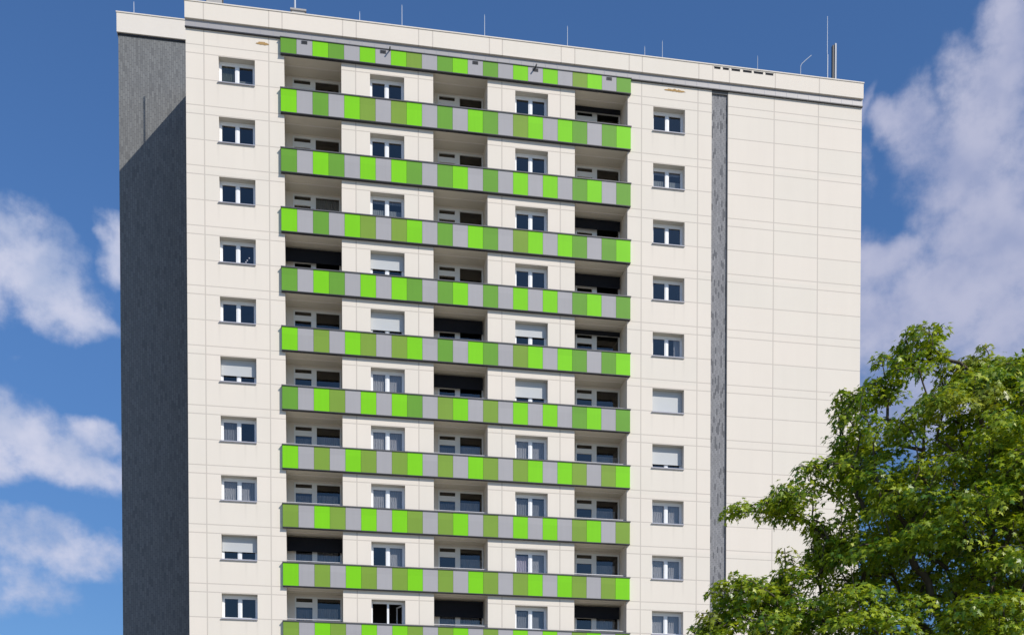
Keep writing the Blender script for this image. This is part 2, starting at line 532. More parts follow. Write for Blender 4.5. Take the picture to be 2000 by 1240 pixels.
# frieze and parapet
fb = MB()
fb.box(XL - .02, XR + .01, -.05, .0, 41.985, 42.33, 'frieze')
fb.box(XL - .03, XR + .02, -.10, .0, 41.94, 41.985, 'dark')
x = XL + .45
while x < XR - .2:
    fb.box(x, x + .018, -.058, -.05, 41.99, 42.32, 'sill')
    x += .60
fb.build('frieze', building, 'grey metal frieze under the parapet')
pb = MB()
pb.box(XL - .03, XR + .02, -.15, .25, 42.33, 43.10, 'parapet')
pb.box(XL - .06, XR + .05, -.18, .28, 43.10, 43.15, 'plain')
pb.box(XL - .03, XL + .25, .25, DEEP, 42.0, 43.13, 'plain')
pb.box(XR - .25, XR + .02, .25, DEEP, 42.0, 43.13, 'plain')
pb.box(XL + .25, XR - .25, DEEP - .3, DEEP, 42.0, 43.13, 'plain')
pb.build('parapet', building, 'cream roof parapet')
rb = MB(); rb.box(XL + .01, XR - .01, .01, DEEP - .01, 41.8, 42.2, 'roof'); rb.build('roof', building)
for a, c in ((19.99, 20.32), (20.45, 20.76), (20.91, 21.36), (21.52, 21.98), (22.1, 22.59), (22.72, 23.14)):
    vb = MB()
    vb.box(a, c, -.153, -.149, 42.93, 43.03, 'screen')
    vb.box(a - .02, c + .02, -.162, -.15, 43.03, 43.045, 'cap')
    vb.build('vent_slot', building)

# rear wing, set back and one storey higher
WY, WX0, WZ = 5.6, -9.86, 46.25
gb = MB()
gb.box(WX0, -2.0, WY, DEEP, 0, 45.2, 'slate', 'b')
gb.build('rear_wing_wall', building, 'set back side wing clad in dark grey shingles')
gb = MB()
gb.box(WX0 - .06, -1.9, WY - .13, DEEP + .1, 45.2, 46.17, 'plain')
gb.box(WX0 - .09, -1.87, WY - .16, DEEP + .13, 46.17, 46.22, 'plain')
gb.box(WX0 - .03, -1.95, WY - .05, DEEP + .05, 45.12, 45.2, 'dark')
gb.build('rear_wing_parapet', building, 'cream parapet on the set back wing')

# tan damage patches
for (cx_, cz, wd, ht, sd) in ((-2.40, 41.60, .62, .17, 3), (17.97, 41.68, 1.12, .15, 5)):
    rr = random.Random(sd)
    tb = MB()
    n = 22
    top, bot = [], []
    for i in range(n + 1):
        t = i / n
        env = math.sin(math.pi * t) ** .6
        top.append((cx_ - wd / 2 + wd * t, ht * .75 * env * rr.uniform(.45, 1.0)))
        bot.append((cx_ - wd / 2 + wd * t, -ht * .3 * env * rr.uniform(.4, 1.0)))
    for i in range(n):
        tb.quad([(bot[i][0], -.012, cz + bot[i][1]), (bot[i + 1][0], -.012, cz + bot[i + 1][1]),
                 (top[i + 1][0], -.014, cz + top[i + 1][1]), (top[i][0], -.014, cz + top[i][1])], 'tan')
        tb.quad([(top[i][0], -.014, cz + top[i][1]), (top[i + 1][0], -.014, cz + top[i + 1][1]),
                 (top[i + 1][0], 0, cz + top[i + 1][1]), (top[i][0], 0, cz + top[i][1])], 'tan')
    tb.build('bare_patch', building, 'small ragged tan brown patch on the cream wall')

# ---- balcony bands
S0 = "MGLMGLGLOGMLGMGLGLGOLGM"
EV = "MGLMGLGLMGMLGMGLGLGMLGM"
OD = "LGMGLOGOLGMGLMGOLGLMGML"
O5 = "LGOGLOGOLGMGLMGOLGLMGML"
E6 = "MGLOGLGLMGOLGOGLGLGMLGM"
O7 = "LGOGLOGOLGOGLOGOLGLOGOL"
E8 = "OGLOGLGLOGOLGOGLGLGOLGO"
SEQ = [S0, OD, EV, OD, EV, O5, E6, O7, E8, O7, E8, O7, E8]
BX0, PW = -1.555, .7478
BX1 = BX0 + PW * 23
for k, seq in enumerate(SEQ):
    zt = 41.95 if k == 0 else B0 - PITCH * (k - 1)
    zb = 41.19 if k == 0 else zt - 1.15
    cap = .03 if k == 0 else .05
    mb = MB()
    jr = random.Random(k)
    for i, ch in enumerate(seq):
        x0 = BX0 + i * PW
        j = jr.uniform(-.002, .002)
        mb.box(x0 + .005, x0 + PW - .005, -.17 + j, -.145, zb + .02, zt - cap, ch)
    # returns at both ends
    for xe, ch in ((BX0, seq[0]), (BX1 - .02, seq[-1])):
        mb.box(xe - .001, xe + .021, -.143, -.002, zb + .02, zt - cap, ch)
    band = mb.build('balcony_band', building)
    fr = MB()
    fr.box(BX0 + .02, BX1 - .02, -.144, .05, zb + .03, zt - cap - .01, 'dark')
    fr.box(BX0 - .004, BX1 + .004, -.176, .0, zb - .02, zb + .02, 'dark')
    if k:
        fr.box(BX0 + .05, BX1 - .05, .0501, .066, zb + .1, zt - cap - .02, 'plain')
    fr.build('band_core', band)
    cb = MB()
    cb.box(BX0 - .03, BX1 + .03, -.205, .07, zt - cap, zt, 'cap')
    cb.build('coping', band)
    if k == 0:
        for i in (1, 6, 11, 15, 21):
            i = {11: 12, 15: 16}.get(i, i)
            xc = BX0 + (i + .5) * PW
            vb = MB()
            vb.box(xc - .14, xc + .14, -.19, -.165, 41.72, 41.86, 'cap')
            for q in range(3):
                vb.box(xc - .12, xc + .12, -.198, -.188, 41.74 + q * .04, 41.755 + q * .04, 'screen')
            vb.build('vent_grille', band)
for xs_ in (3.62, 10.78):
    tb = MB()
    tb.tube([(xs_, -.12, 41.90), (xs_, -.34, 41.885), (xs_, -.46, 41.86)], .035, 'cap', 10)
    tb.build('water_spout', building)

# ---- windows
STATE = {
    0: ['halfdark', 'dark', 'dark', 'sticker', 'dark', 's.66', 'dark2', 'sheer', 's.62', 'dark', 'sheer', 'dark', 'dark'],
    1: ['dark', 'dark', 'lace', 's.62', 's.74', 'sheer', 'sheer', 'sheer', 'halfsheer', 'open', 'sheer', 'dark', 'dark'],
    2: ['reflect', 'dark', 'dark', 'dark', 's.52', 's.70', 'sheer', 'sheer2', 'lavender', 'sheer2', 'sheer', 'dark', 'dark'],
    3: ['dark', 'lace', 'dark', 'dark', 'sidecurt', 's1.0', 's.78', 'sheer', 'sheer', 'sheer', 'sheer', 'dark', 'dark'],
}
LAB = {'s': 'white roller shutter lowered', 'sheer': 'window with grey sheer curtains', 'open': 'dark window with one sash open',
       'lavender': 'window with a lavender curtain on the left', 'lace': 'window with lace curtains'}


def make_window(x0, x1, Bz, st):
    zb, zt = Bz + .06, Bz + 1.205
    yf = .34
    w = MB()
    # outer frame
    fw = .07
    w.box(x0 + .001, x0 + fw, yf, RD, zb, zt, 'white')
    w.box(x1 - fw, x1 - .001, yf, RD, zb, zt, 'white')
    w.box(x0 + fw, x1 - fw, yf, RD, zb, zb + .05, 'white')
    w.box(x0 + fw, x1 - fw, yf, RD, zt - .11, zt - .001, 'white')
    xc = (x0 + x1) / 2
    w.box(xc - .05, xc + .05, yf, RD, zb + .05, zt - .11, 'white')
    # sash frames
    sx = [(x0 + fw, xc - .05), (xc + .05, x1 - fw)]
    pz0, pz1 = zb + .05, zt - .11
    sw = .05
    for i, (a, c) in enumerate(sx):
        if st == 'open':
            continue
        w.box(a, a + sw, yf + .015, RD - .015, pz0, pz1, 'white')
        w.box(c - sw, c, yf + .015, RD - .015, pz0, pz1, 'white')
        w.box(a + sw, c - sw, yf + .015, RD - .015, pz0, pz0 + sw, 'white')
        w.box(a + sw, c - sw, yf + .015, RD - .015, pz1 - sw, pz1, 'white')
    lab = 'window with white roller shutter lowered' if st[0] == 's' and st[1] in '.1' else LAB.get(st)
    root = w.build('window', building, lab)
    s = MB()
    s.box(x0 - .04, x1 + .0, -.07, .34, Bz - .022, Bz + .02, 'sill')
    s.box(x0 + .001, x1 - .001, .0, RD, Bz + .02, Bz + .06, 'sill')
    s.build('sill', root)
    p = MB()
    if st != 'open':
        for i, (a, c) in enumerate(sx):
            p.quad([(a + sw, yf + .045, pz0 + sw), (c - sw, yf + .045, pz0 + sw), (c - sw, yf + .045, pz1 - sw), (a + sw, yf + .045, pz1 - sw)], 'glass')
        p.build('pane', root)
    else:
        # right sash swung into the room
        q = MB()
        c = sx[1][1]
        ang = R(68)
        L_ = sx[1][1] - sx[1][0]
        def P(u, v, z):
            return (c - u * math.cos(ang) - v * math.sin(ang), .40 + u * math.sin(ang) - v * math.cos(ang), z)
        for (u0, u1, za, zb2) in ((0, .06, pz0, pz1), (L_ - .06, L_, pz0, pz1), (.06, L_ - .06, pz0, pz0 + .06), (.06, L_ - .06, pz1 - .06, pz1)):
            pts = [P(u, v, z) for z in (za, zb2) for u, v in ((u0, 0), (u1, 0), (u1, .05), (u0, .05))]
            i = len(q.v); q.v += pts; kk = q.mi('white')
            for fc in ((0, 3, 2, 1), (4, 5, 6, 7), (0, 1, 5, 4), (1, 2, 6, 5), (2, 3, 7, 6), (3, 0, 4, 7)):
                q.f.append(tuple(i + t for t in fc)); q.m.append(kk)
        q.build('open_sash', root)
    if st[0] == 's' and st[1] in '.1':
        fr = float(st[1:])
        zs = zt - .03 - (zt - .03 - zb) * fr + (0.0 if fr < 1 else .0)
        h = MB()
        h.box(x0 + .02, x1 - .02, .295, .315, zs + .05, zt - .001, 'shutter')
        h.box(x0 + .02, x1 - .02, .285, .32, zs, zs + .05, 'shutter')
        h.build('shutter', root)
    # things behind the glass
    def cur(a, c, z0, z1, name, y=.46):
        h = MB()
        n = max(6, int((c - a) / .04))
        for i in range(n):
            u0, u1 = a + (c - a) * i / n, a + (c - a) * (i + 1) / n
            y0, y1 = y + .012 * math.sin(u0 * 55), y + .012 * math.sin(u1 * 55)
            h.quad([(u0, y0, z0), (u1, y1, z0), (u1, y1, z1), (u0, y0, z1)], name)
        h.build('curtain', root)
    if st == 'sheer' : cur(x0 + .05, x1 - .05, zb, zt, 'sheer')
    elif st == 'sheer2': cur(x0 + .05, x1 - .05, zb, zt - .2, 'dimcurtain'); cur(x0 + .1, xc - .3, zb, zt - .3, 'sheer', .6)
    elif st == 'halfsheer': cur(xc, x1 - .05, zb, zt, 'sheer')
    elif st == 'lace': cur(x0 + .05, x1 - .05, zb, zb + .55, 'lace'); cur(x0 + .05, x1 - .05, zt - .3, zt, 'dimcurtain')
    elif st == 'lavender': cur(x0 + .05, xc, zb, zt - .22, 'lavender'); cur(xc, x1 - .05, zb, zt, 'sheer')
    elif st == 'halfdark': cur(x0 + .05, xc, zb + .25, zt, 'greenish'); cur(x0 + .05, x1 - .05, zb, zb + .5, 'lace', .6)
    elif st == 'sidecurt': cur(x1 - .42, x1 - .05, zb, zt, 'sheer')
    elif st == 'dark2': cur(x0 + .05, xc, zb, zt, 'dimcurtain')
    elif st == 'sticker':
        h = MB()
        for (u, v) in ((.42, .24), (.52, .36), (.36, .15)):
            n = 8
            ct = (xc + u, yf + .042, zb + v + .1)
            h.quad([(ct[0] + .05 * math.cos(t * 2 * math.pi / n) * (1 if t % 2 else .55), ct[1], ct[2] + .05 * math.sin(t * 2 * math.pi / n) * (1 if t % 2 else .55)) for t in range(n)], 'sill')
        h.build('sticker', root)
    return root


for ci, (a, c) in enumerate(WIN):
    for r in range(NROW + 1):
        make_window(a, c, B0 - PITCH * r, STATE[ci][r])

# ---- loggias
SCREEN = {(0, 3): .95, (0, 8): .90, (1, 4): .95, (1, 5): .97, (1, 9): .77, (2, 0): 1.36, (2, 2): 1.10, (2, 3): 1.0, (2, 4): 1.37, (2, 9): .98}
BLIND = {(0, 2): 'blind'}
for li, (x0, x1) in enumerate(LOG):
    for r in range(NROW):
        Bz = B0 - PITCH * r
        zc = Bz + (1.62 if r == 0 else 1.655)
        zf = Bz - 1.06
        Y = 1.4
        g = MB()
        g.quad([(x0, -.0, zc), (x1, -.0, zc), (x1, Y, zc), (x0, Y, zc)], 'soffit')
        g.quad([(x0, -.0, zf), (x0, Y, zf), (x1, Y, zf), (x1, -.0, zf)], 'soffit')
        g.quad([(x0, 0, zf), (x0, 0, zc), (x0, Y, zc), (x0, Y, zf)], 'plain')
        g.quad([(x1, 0, zf), (x1, Y, zf), (x1, Y, zc), (x1, 0, zc)], 'plain')
        # back wall around the door and window unit
        u0, u1, ut = x0 + .36, x1 - .03, Bz + 1.54
        g.quad([(x0, Y, zf), (u0, Y, zf), (u0, Y, zc), (x0, Y, zc)], 'plain')
        g.quad([(u1, Y, zf), (x1, Y, zf), (x1, Y, zc), (u1, Y, zc)], 'plain')
        g.quad([(u0, Y, ut), (u1, Y, ut), (u1, Y, zc), (u0, Y, zc)], 'plain')
        d0 = x0 + 1.36
        g.quad([(d0, Y, zf), (u1, Y, zf), (u1, Y, Bz + .40), (d0, Y, Bz + .40)], 'plain')
        # room behind
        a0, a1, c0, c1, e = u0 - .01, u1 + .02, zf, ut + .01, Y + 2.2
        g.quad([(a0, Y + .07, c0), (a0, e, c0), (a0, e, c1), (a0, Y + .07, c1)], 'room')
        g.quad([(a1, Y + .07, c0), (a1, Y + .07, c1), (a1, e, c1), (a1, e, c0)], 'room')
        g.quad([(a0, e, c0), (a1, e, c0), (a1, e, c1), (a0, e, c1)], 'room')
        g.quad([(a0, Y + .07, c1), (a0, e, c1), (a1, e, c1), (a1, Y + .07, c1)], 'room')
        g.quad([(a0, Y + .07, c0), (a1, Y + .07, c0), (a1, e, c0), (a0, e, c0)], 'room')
        # shallow ceiling beam line
        g.box(x0 + .001, x1 - .001, .62, .70, zc - .02, zc + .01, 'plain')
        key = (li, r)
        lab = 'loggia with a black screen across its back' if key in SCREEN else None
        lg = g.build('loggia', building, lab)
        w = MB()
        A = [(x0 + .43, x0 + 1.22), (x0 + 1.47, x1 - .10)]
        y0, y1 = Y - .03, Y + .05
        w.box(u0, A[0][0], y0, y1, zf, ut, 'offwhite')
        w.box(A[0][1], A[1][0], y0, y1, zf, ut, 'offwhite')
        w.box(A[1][1], u1, y0, y1, Bz + .40, ut, 'offwhite')
        for (a, c) in A:
            w.box(a, c, y0, y1, Bz + 1.46, ut, 'offwhite')
        w.box(A[0][0], A[0][1], y0, y1, Bz + 1.02, Bz + 1.27, 'offwhite')
        w.box(A[0][0], A[0][1], y0, y1, zf, Bz - .3, 'offwhite')
        w.box(A[1][0], A[1][1], y0, y1, Bz + .40, Bz + .50, 'offwhite')
        w.build('balcony_door', lg)
        p = MB()
        for (a, c, z0, z1) in ((A[0][0], A[0][1], Bz + 1.27, Bz + 1.46), (A[0][0], A[0][1], Bz - .3, Bz + 1.02), (A[1][0], A[1][1], Bz + .5, Bz + 1.46)):
            p.quad([(a, Y + .02, z0), (c, Y + .02, z0), (c, Y + .02, z1), (a, Y + .02, z1)], 'glass')
        p.build('pane', lg)
        rr = random.Random(li * 40 + r)
        h = MB()
        def cur(a, c, z0, z1, name):
            n = max(4, int((c - a) / .05))
            for i in range(n):
                q0, q1 = a + (c - a) * i / n, a + (c - a) * (i + 1) / n
                h.quad([(q0, Y + .16 + .02 * math.sin(q0 * 50), z0), (q1, Y + .16 + .02 * math.sin(q1 * 50), z0),
                        (q1, Y + .16 + .02 * math.sin(q1 * 50), z1), (q0, Y + .16 + .02 * math.sin(q0 * 50), z1)], name)
        if key in BLIND:
            cur(A[1][0], A[1][1], Bz + .5, Bz + 1.46, 'lace')
        elif r >= 6:
            cur(A[1][0], A[1][1] - (.12 if rr.random() < .5 else 0), Bz + .5, Bz + rr.uniform(.98, 1.1), 'sheer')
            if rr.random() < .7:
                cur(A[0][0], A[0][1], Bz - .3, Bz + .95, 'dimcurtain')
        elif key == (0, 8):
            cur(A[1][0], A[1][1], Bz + .5, Bz + 1.4, 'pinkish')
        if h.f:
            h.build('curtain', lg)
        if key in SCREEN:
            s = MB()
            xa, xb = x0 + .005, x1 - (.01 if li == 0 else .08)
            s.box(xa, xb, 1.14, 1.18, Bz + SCREEN[key], Bz + 1.52, 'screen')
            s.box(xa, xb, 1.12, 1.20, Bz + 1.52, Bz + 1.58, 'screen')
            s.build('sun_screen', lg)
        # handrail above the coping
        t = MB()
        t.tube([(x0 + .01, .20, Bz + .15), (x1 - .01, .20, Bz + .15)], .028, 'rail', 8)
        for q in (x0 + .12, (x0 + x1) / 2, x1 - .12):
            t.tube([(q, .20, Bz - .9), (q, .20, Bz + .14)], .012, 'rail', 6)
        t.build('handrail', lg)

# ------------------------------------------------------------------ roof equipment
def rod(x, y, z0, z1, r, label, name='lightning_rod'):
    t = MB()
    t.tube([(x, y, z0), (x, y, z0 + .12)], r * 2.2, 'rod', 8)
    t.tube([(x, y, z0 + .12), (x, y, z1 - .1), (x, y, z1)], [r, r * .85, r * .3], 'rod', 8)
    o = t.build(name)
    return tag(o, label, 'lightning rod', 'lightning rods along the roof edges')


RZ = 43.15
rod(-9.11, 5.8, 46.2, 47.05, .016, 'short pale lightning rod on the parapet of the set back grey wing')
rod(2.20, .2, RZ - .03, 43.85, .016, 'tiny rod stub on the parapet between the roof mast and the first tall rod')
rod(4.24, .2, RZ - .03, 44.42, .016, 'leftmost tall thin rod on the main parapet, right of the roof mast')
rod(8.30, .2, RZ - .03, 44.45, .016, 'thin rod on the parapet above the middle loggia column')
rod(12.47, .2, RZ - .03, 44.40, .016, 'thin rod on the parapet above the right edge of the fourth window column')
rod(16.45, .2, RZ - .03, 43.88, .018, 'tiny rod stub just left of the rod above the right window column')
rod(17.37, .2, RZ - .03, 44.26, .016, 'thin rod on the parapet above the rightmost window column')
rod(22.43, .2, RZ - .03, 44.10, .016, 'short faint rod on the parapet above the row of dark vent slots')

t = MB()
t.box(-5.02, -4.30, .45, 1.1, 42.2, 43.85, 'roofbox')
t.box(-5.07, -4.25, .40, 1.15, 43.85, 43.92, 'roofbox')
t.tube([(-4.72, .75, 43.92), (-4.72, .75, 47.0)], .035, 'rod', 8)
tag(t.build('roof_vent'), 'grey roof vent box with a pole at the left end of the main roof', 'vent')
t = MB()
t.box(-1.02, -.42, .35, .85, 42.2, 43.62, 'roofbox')
t.box(-1.1, -.34, .30, .90, 43.62, 43.70, 'roofbox')
t.tube([(-.88, .45, 43.70), (-.88, .45, 47.2)], [.05, .04], 'rod', 10)
tag(t.build('roof_mast'), 'white mast rising from a grey box behind the parapet over the first loggia', 'mast')
t = MB()
t.tube([(24.89, .5, 42.2), (24.89, .5, 44.05), (24.95, .5, 44.18), (25.15, .5, 44.38), (25.48, .5, 44.68)], .02, 'rod', 8)
tag(t.build('bent_antenna'), 'thin crooked antenna leaning right, left of the tall mast pair', 'antenna')
t = MB()
t.tube([(26.42, .6, 42.2), (26.42, .6, 44.9), (26.40, .6, 44.92), (26.40, .6, 46.85)], [.026, .026, .017, .012], 'rod', 10)
tag(t.build('tall_antenna_mast'), 'tallest thin pale mast near the right end of the roof', 'mast')
t = MB()
t.box(26.66, 26.74, .50, .66, 43.0, 45.35, 'dark')
t.box(26.76, 26.85, .45, .62, 43.1, 45.42, 'antenna')
t.tube([(26.75, .68, 42.2), (26.75, .68, 45.2)], .03, 'rod', 8)
tag(t.build('panel_antenna'), 'dark narrow panel antenna standing just right of the tallest mast', 'antenna')


# ------------------------------------------------------------------ tree
def leaf_mat():
    global nt
    m = bpy.data.materials.new('maple_leaf'); m.use_nodes = True
    nt = m.node_tree; nt.nodes.clear()
    at = nt.nodes.new('ShaderNodeAttribute'); at.attribute_name = 'tint'
    s = nt.nodes.new('ShaderNodeSeparateColor'); nt.links.new(at.outputs['Color'], s.inputs[0])
    c = MIXC(s.outputs[0], (.08, .185, .010), (.42, .50, .022))
    c = MIXC(s.outputs[1], c, (.36, .34, .05))
    d = nt.nodes.new('ShaderNodeBsdfDiffuse'); nt.links.new(c, d.inputs[0])
    tr = nt.nodes.new('ShaderNodeBsdfTranslucent'); nt.links.new(MIXC(1.0, c, (1.5, 1.35, .6), 'MULTIPLY'), tr.inputs[0])
    gl = nt.nodes.new('ShaderNodeBsdfGlossy'); gl.inputs['Roughness'].default_value = .42; gl.inputs[0].default_value = (1, 1, 1, 1)
    m1 = nt.nodes.new('ShaderNodeMixShader'); m1.inputs[0].default_value = .36
    nt.links.new(d.outputs[0], m1.inputs[1]); nt.links.new(tr.outputs[0], m1.inputs[2])
    m2 = nt.nodes.new('ShaderNodeMixShader'); m2.inputs[0].default_value = .04
    nt.links.new(m1.outputs[0], m2.inputs[1]); nt.links.new(gl.outputs[0], m2.inputs[2])
    oo = nt.nodes.new('ShaderNodeOutputMaterial'); nt.links.new(m2.outputs[0], oo.inputs[0])
    return m


mat['leaf'] = leaf_mat()
m, b = new_mat('bark', (.09, .075, .06), .9, .1)
o, x, y, z = objxyz()
mp = nt.nodes.new('ShaderNodeMapping'); mp.inputs['Scale'].default_value = (14, 14, 2.5); nt.links.new(o, mp.inputs[0])
nz = NOISE(mp.outputs[0], 1, 5, .6).outputs['Fac']
nt.links.new(MIXC(nz, (.05, .04, .032), (.15, .13, .10)), b.inputs['Base Color'])
bump(b, nz, .6, .02)
mat['bark'] = m

# outline of the crown, metres in the tree's own upright plane (x, height)
CROWN = [(7.27, 6.59), (7.32, 6.78), (7.5, 6.85), (7.46, 7.06), (7.67, 7.12), (7.82, 6.97), (7.9, 7.33), (7.74, 7.52), (7.9, 7.84), (7.82, 7.93), (8.22, 7.93), (8.76, 7.72), (8.98, 7.58), (9.14, 7.89), (8.98, 8.01), (9.36, 8.11), (9.19, 8.46), (9.3, 8.51), (9.52, 8.27), (9.74, 8.23), (9.96, 8.65), (9.79, 8.95), (9.19, 9.09), (8.65, 9.09), (8.16, 8.99), (7.95, 9.16), (8.22, 9.32), (8.65, 9.3), (8.97, 9.52), (9.29, 9.9), (9.62, 10.12), (10.06, 10.3), (10.5, 10.22), (10.61, 10.44), (10.5, 10.74), (10.29, 11.03), (10.49, 11.25), (10.4, 11.66), (10.71, 11.78), (11.15, 11.92), (11.32, 12.08), (11.09, 12.43), (11.48, 12.46), (11.82, 12.33), (11.88, 12.49), (11.68, 12.73), (11.82, 13.0), (12.04, 13.14), (12.27, 12.98), (12.66, 13.17), (12.74, 13.02), (12.5, 12.64), (12.84, 12.4), (13.01, 12.57), (13.09, 12.68), (13.24, 12.48), (13.35, 12.75), (13.58, 12.8), (13.7, 12.52), (14.34, 12.44), (14.69, 12.7), (15.5, 13.29), (16.93, 13.4), (18.53, 12.66), (19.67, 11.32), (20.2, 9.71), (20.37, 7.5), (20.02, 5.27), (18.29, 4.13), (14.67, 3.64), (11.22, 3.7), (8.46, 4.48), (7.17, 5.68)]
GAPS = [(12.28, 11.98, 0.3), (12.12, 11.68, 0.2), (9.73, 9.61, 0.26), (10.06, 9.43, 0.3), (10.51, 9.25, 0.2), (10.74, 7.96, 0.16), (12.23, 10.9, 0.18), (12.59, 8.52, 0.18), (11.17, 9.75, 0.14), (13.23, 7.33, 0.16), (11.75, 12.35, .16), (12.62, 12.05, .16), (11.3, 11.75, .10), (10.25, 10.75, .12), (10.9, 11.2, .10), (9.75, 8.0, .15), (12.9, 10.0, .12), (14.3, 8.9, .14), (11.5, 7.0, .12)]
TX, TY = 13.75, -35.0
P = np.array(CROWN)
Q = np.roll(P, -1, axis=0)


def inside_dist(x, z):
    a, b_ = P, Q
    cond = ((a[:, 1] > z) != (b_[:, 1] > z)) & (x < (b_[:, 0] - a[:, 0]) * (z - a[:, 1]) / (b_[:, 1] - a[:, 1] + 1e-12) + a[:, 0])
    ins = cond.sum() % 2 == 1
    d = b_ - a
    t = np.clip(((x - a[:, 0]) * d[:, 0] + (z - a[:, 1]) * d[:, 1]) / (d ** 2).sum(1), 0, 1)
    dd = np.hypot(a[:, 0] + t * d[:, 0] - x, a[:, 1] + t * d[:, 1] - z).min()
    return ins, dd


# spray (leafy twig end) positions: boughs of sprays, an inner fill and the outline twigs
S = []
cells = {}


def in_gap(x, z):
    return any((x - gx) ** 2 + (z - gz) ** 2 < (gr + .12) ** 2 for gx, gz, gr in GAPS)


def half_depth(de):
    return 3.1 * (1 - math.exp(-de / 1.5)) + .12


def add_spray(x, y, z, md):
    ins, de = inside_dist(x, z)
    if not ins or de < .05 or in_gap(x, z):
        return False
    if abs(y - TY) > half_depth(de) + .35:
        return False
    k = (int(x // .4), int(y // .4), int(z // .4))
    for dx in (-1, 0, 1):
        for dy in (-1, 0, 1):
            for dz in (-1, 0, 1):
                for p in cells.get((k[0] + dx, k[1] + dy, k[2] + dz), ()):
                    if (p[0] - x) ** 2 + (p[1] - y) ** 2 + ((p[2] - z) * 1.6) ** 2 < md * md:
                        return False
    cells.setdefault(k, []).append((x, y, z))
    S.append((x, y, z, de))
    return True


boughs = []
tries = 0
while len(boughs) < 215 and tries < 20000:
    tries += 1
    x = rng.uniform(7.3, 20.3); z = rng.uniform(3.8, 13.2)
    ins, de = inside_dist(x, z)
    if not ins or de < .16 or in_gap(x, z):
        continue
    th = half_depth(de)
    y = TY + (-1 if rng.random() < .66 else 1) * th * rng.uniform(.55, 1.0)
    if any((x - q[0]) ** 2 + (y - q[1]) ** 2 + ((z - q[2]) * 1.35) ** 2 < .86 ** 2 for q in boughs):
        continue
    boughs.append((x, y, z, de))
for (x, y, z, de) in boughs:
    r = min(.62, .24 + .45 * de) * rng.uniform(.8, 1.15)
    got = 0
    for _ in range(40):
        if got > 11:
            break
        t, q = rng.uniform(0, 2 * math.pi), r * math.sqrt(rng.random())
        zz = z - .45 * q * q / r + rng.normal(0, .06)
        got += add_spray(x + q * math.cos(t), y + q * math.sin(t), zz, .21)
c0 = len(S)
for _ in range(9000):
    if len(S) - c0 > 640:
        break
    x = rng.uniform(7.4, 20.2); z = rng.uniform(3.8, 13.0)
    ins, de = inside_dist(x, z)
    if not ins or de < .35:
        continue
    add_spray(x, TY + half_depth(de) * rng.uniform(-.35, .6), z, .34)
c1 = len(S)
for _ in range(26000):
    if len(S) - c1 > 520:
        break
    x = rng.uniform(7.1, 16.0); z = rng.uniform(5.4, 13.4)
    ins, de = inside_dist(x, z)
    if not ins or de > .42:
        continue
    add_spray(x, TY + half_depth(de) * rng.uniform(-1, 1), z, .15)
S = np.array(S)

# branch graph
base = np.array([TX + .12, TY, 0.0])
trunk_pts = [np.array([TX + .12 - .03 * math.sin(h * .7), TY + .05 * math.sin(h * .5), h]) for h in np.arange(0, 11.6, .3)]
nodes = list(trunk_pts)
parent = [-1] + list(range(len(trunk_pts) - 1))
plen = [.3 * i for i in range(len(trunk_pts))]
wt = [0] * len(nodes)
order = np.argsort(np.hypot(np.hypot(S[:, 0] - TX, S[:, 1] - TY), (S[:, 2] - 6.0) * .6))
CAP = 60000
arr = np.zeros((CAP, 3)); arr[:len(nodes)] = nodes
pla = np.zeros(CAP); pla[:len(nodes)] = plen
tips = []
for si in order:
    c = S[si, :3]
    NN = len(nodes)
    pl = pla[:NN]
    dist = np.linalg.norm(arr[:NN] - c, axis=1)
    up = np.maximum(0, arr[:NN, 2] - c[2] + .1) * .9
    cost = dist + .22 * pl + up
    j = int(np.argmin(cost))
    a = arr[j]
    L_ = float(np.linalg.norm(c - a))
    n = max(1, int(round(L_ / .22)))
    # gently arched and kinked path
    side = rng.normal(size=3) * .06 * L_
    prev = j
    for q in range(1, n + 1):
        t = q / n
        pt = a + (c - a) * t + side * math.sin(math.pi * t) + np.array([0, 0, .10 * L_ * math.sin(math.pi * t)])
        arr[len(nodes)] = pt; pla[len(nodes)] = plen[prev] + L_ / n
        nodes.append(pt); parent.append(prev); plen.append(plen[prev] + L_ / n); wt.append(0)
        prev = len(nodes) - 1
    wt[prev] += 1
    tips.append(prev)
for i in range(len(nodes) - 1, 0, -1):
    if parent[i] >= 0:
        wt[parent[i]] += wt[i]
# order guarantees parents come first
rad = [min(.17, .0052 * max(1, w_) ** .5 + .003) for w_ in wt]
for i in range(len(trunk_pts)):
    rad[i] = max(.03, .15 - .011 * i * .3 * 1.0)
tb = MB()
verts, faces = [], []
NS = 5
for i in range(1, len(nodes)):
    p0, p1 = nodes[parent[i]], nodes[i]
    d = p1 - p0
    ln = np.linalg.norm(d)
    if ln < 1e-5:
        continue
    d = d / ln
    ref = np.array([0, 0, 1.0]) if abs(d[2]) < .9 else np.array([1.0, 0, 0])
    a = np.cross(d, ref); a /= np.linalg.norm(a); c = np.cross(d, a)
    ns = 10 if i < len(trunk_pts) else NS
    r0 = rad[parent[i]] if i < len(trunk_pts) or parent[i] >= len(trunk_pts) else rad[i] * 1.3
    b0 = len(verts)
    for (pp, rr_) in ((p0 - d * .01, min(r0, rad[i] * 1.6)), (p1 + d * .01, rad[i])):
        for q in range(ns):
            t = 2 * math.pi * q / ns
            verts.append(tuple(pp + (a * math.cos(t) + c * math.sin(t)) * rr_))
    for q in range(ns):
        faces.append((b0 + q, b0 + (q + 1) % ns, b0 + ns + (q + 1) % ns, b0 + ns + q))
tree = bpy.data.objects.new('maple_tree', None)
COL.objects.link(tree)
tag(tree, 'leafy green maple tree in front of the right end of the tower', 'tree')
tb.v, tb.f, tb.m = verts, faces, [0] * len(faces); tb.mats = ['bark']
tb.build('trunk', tree, smooth=True)

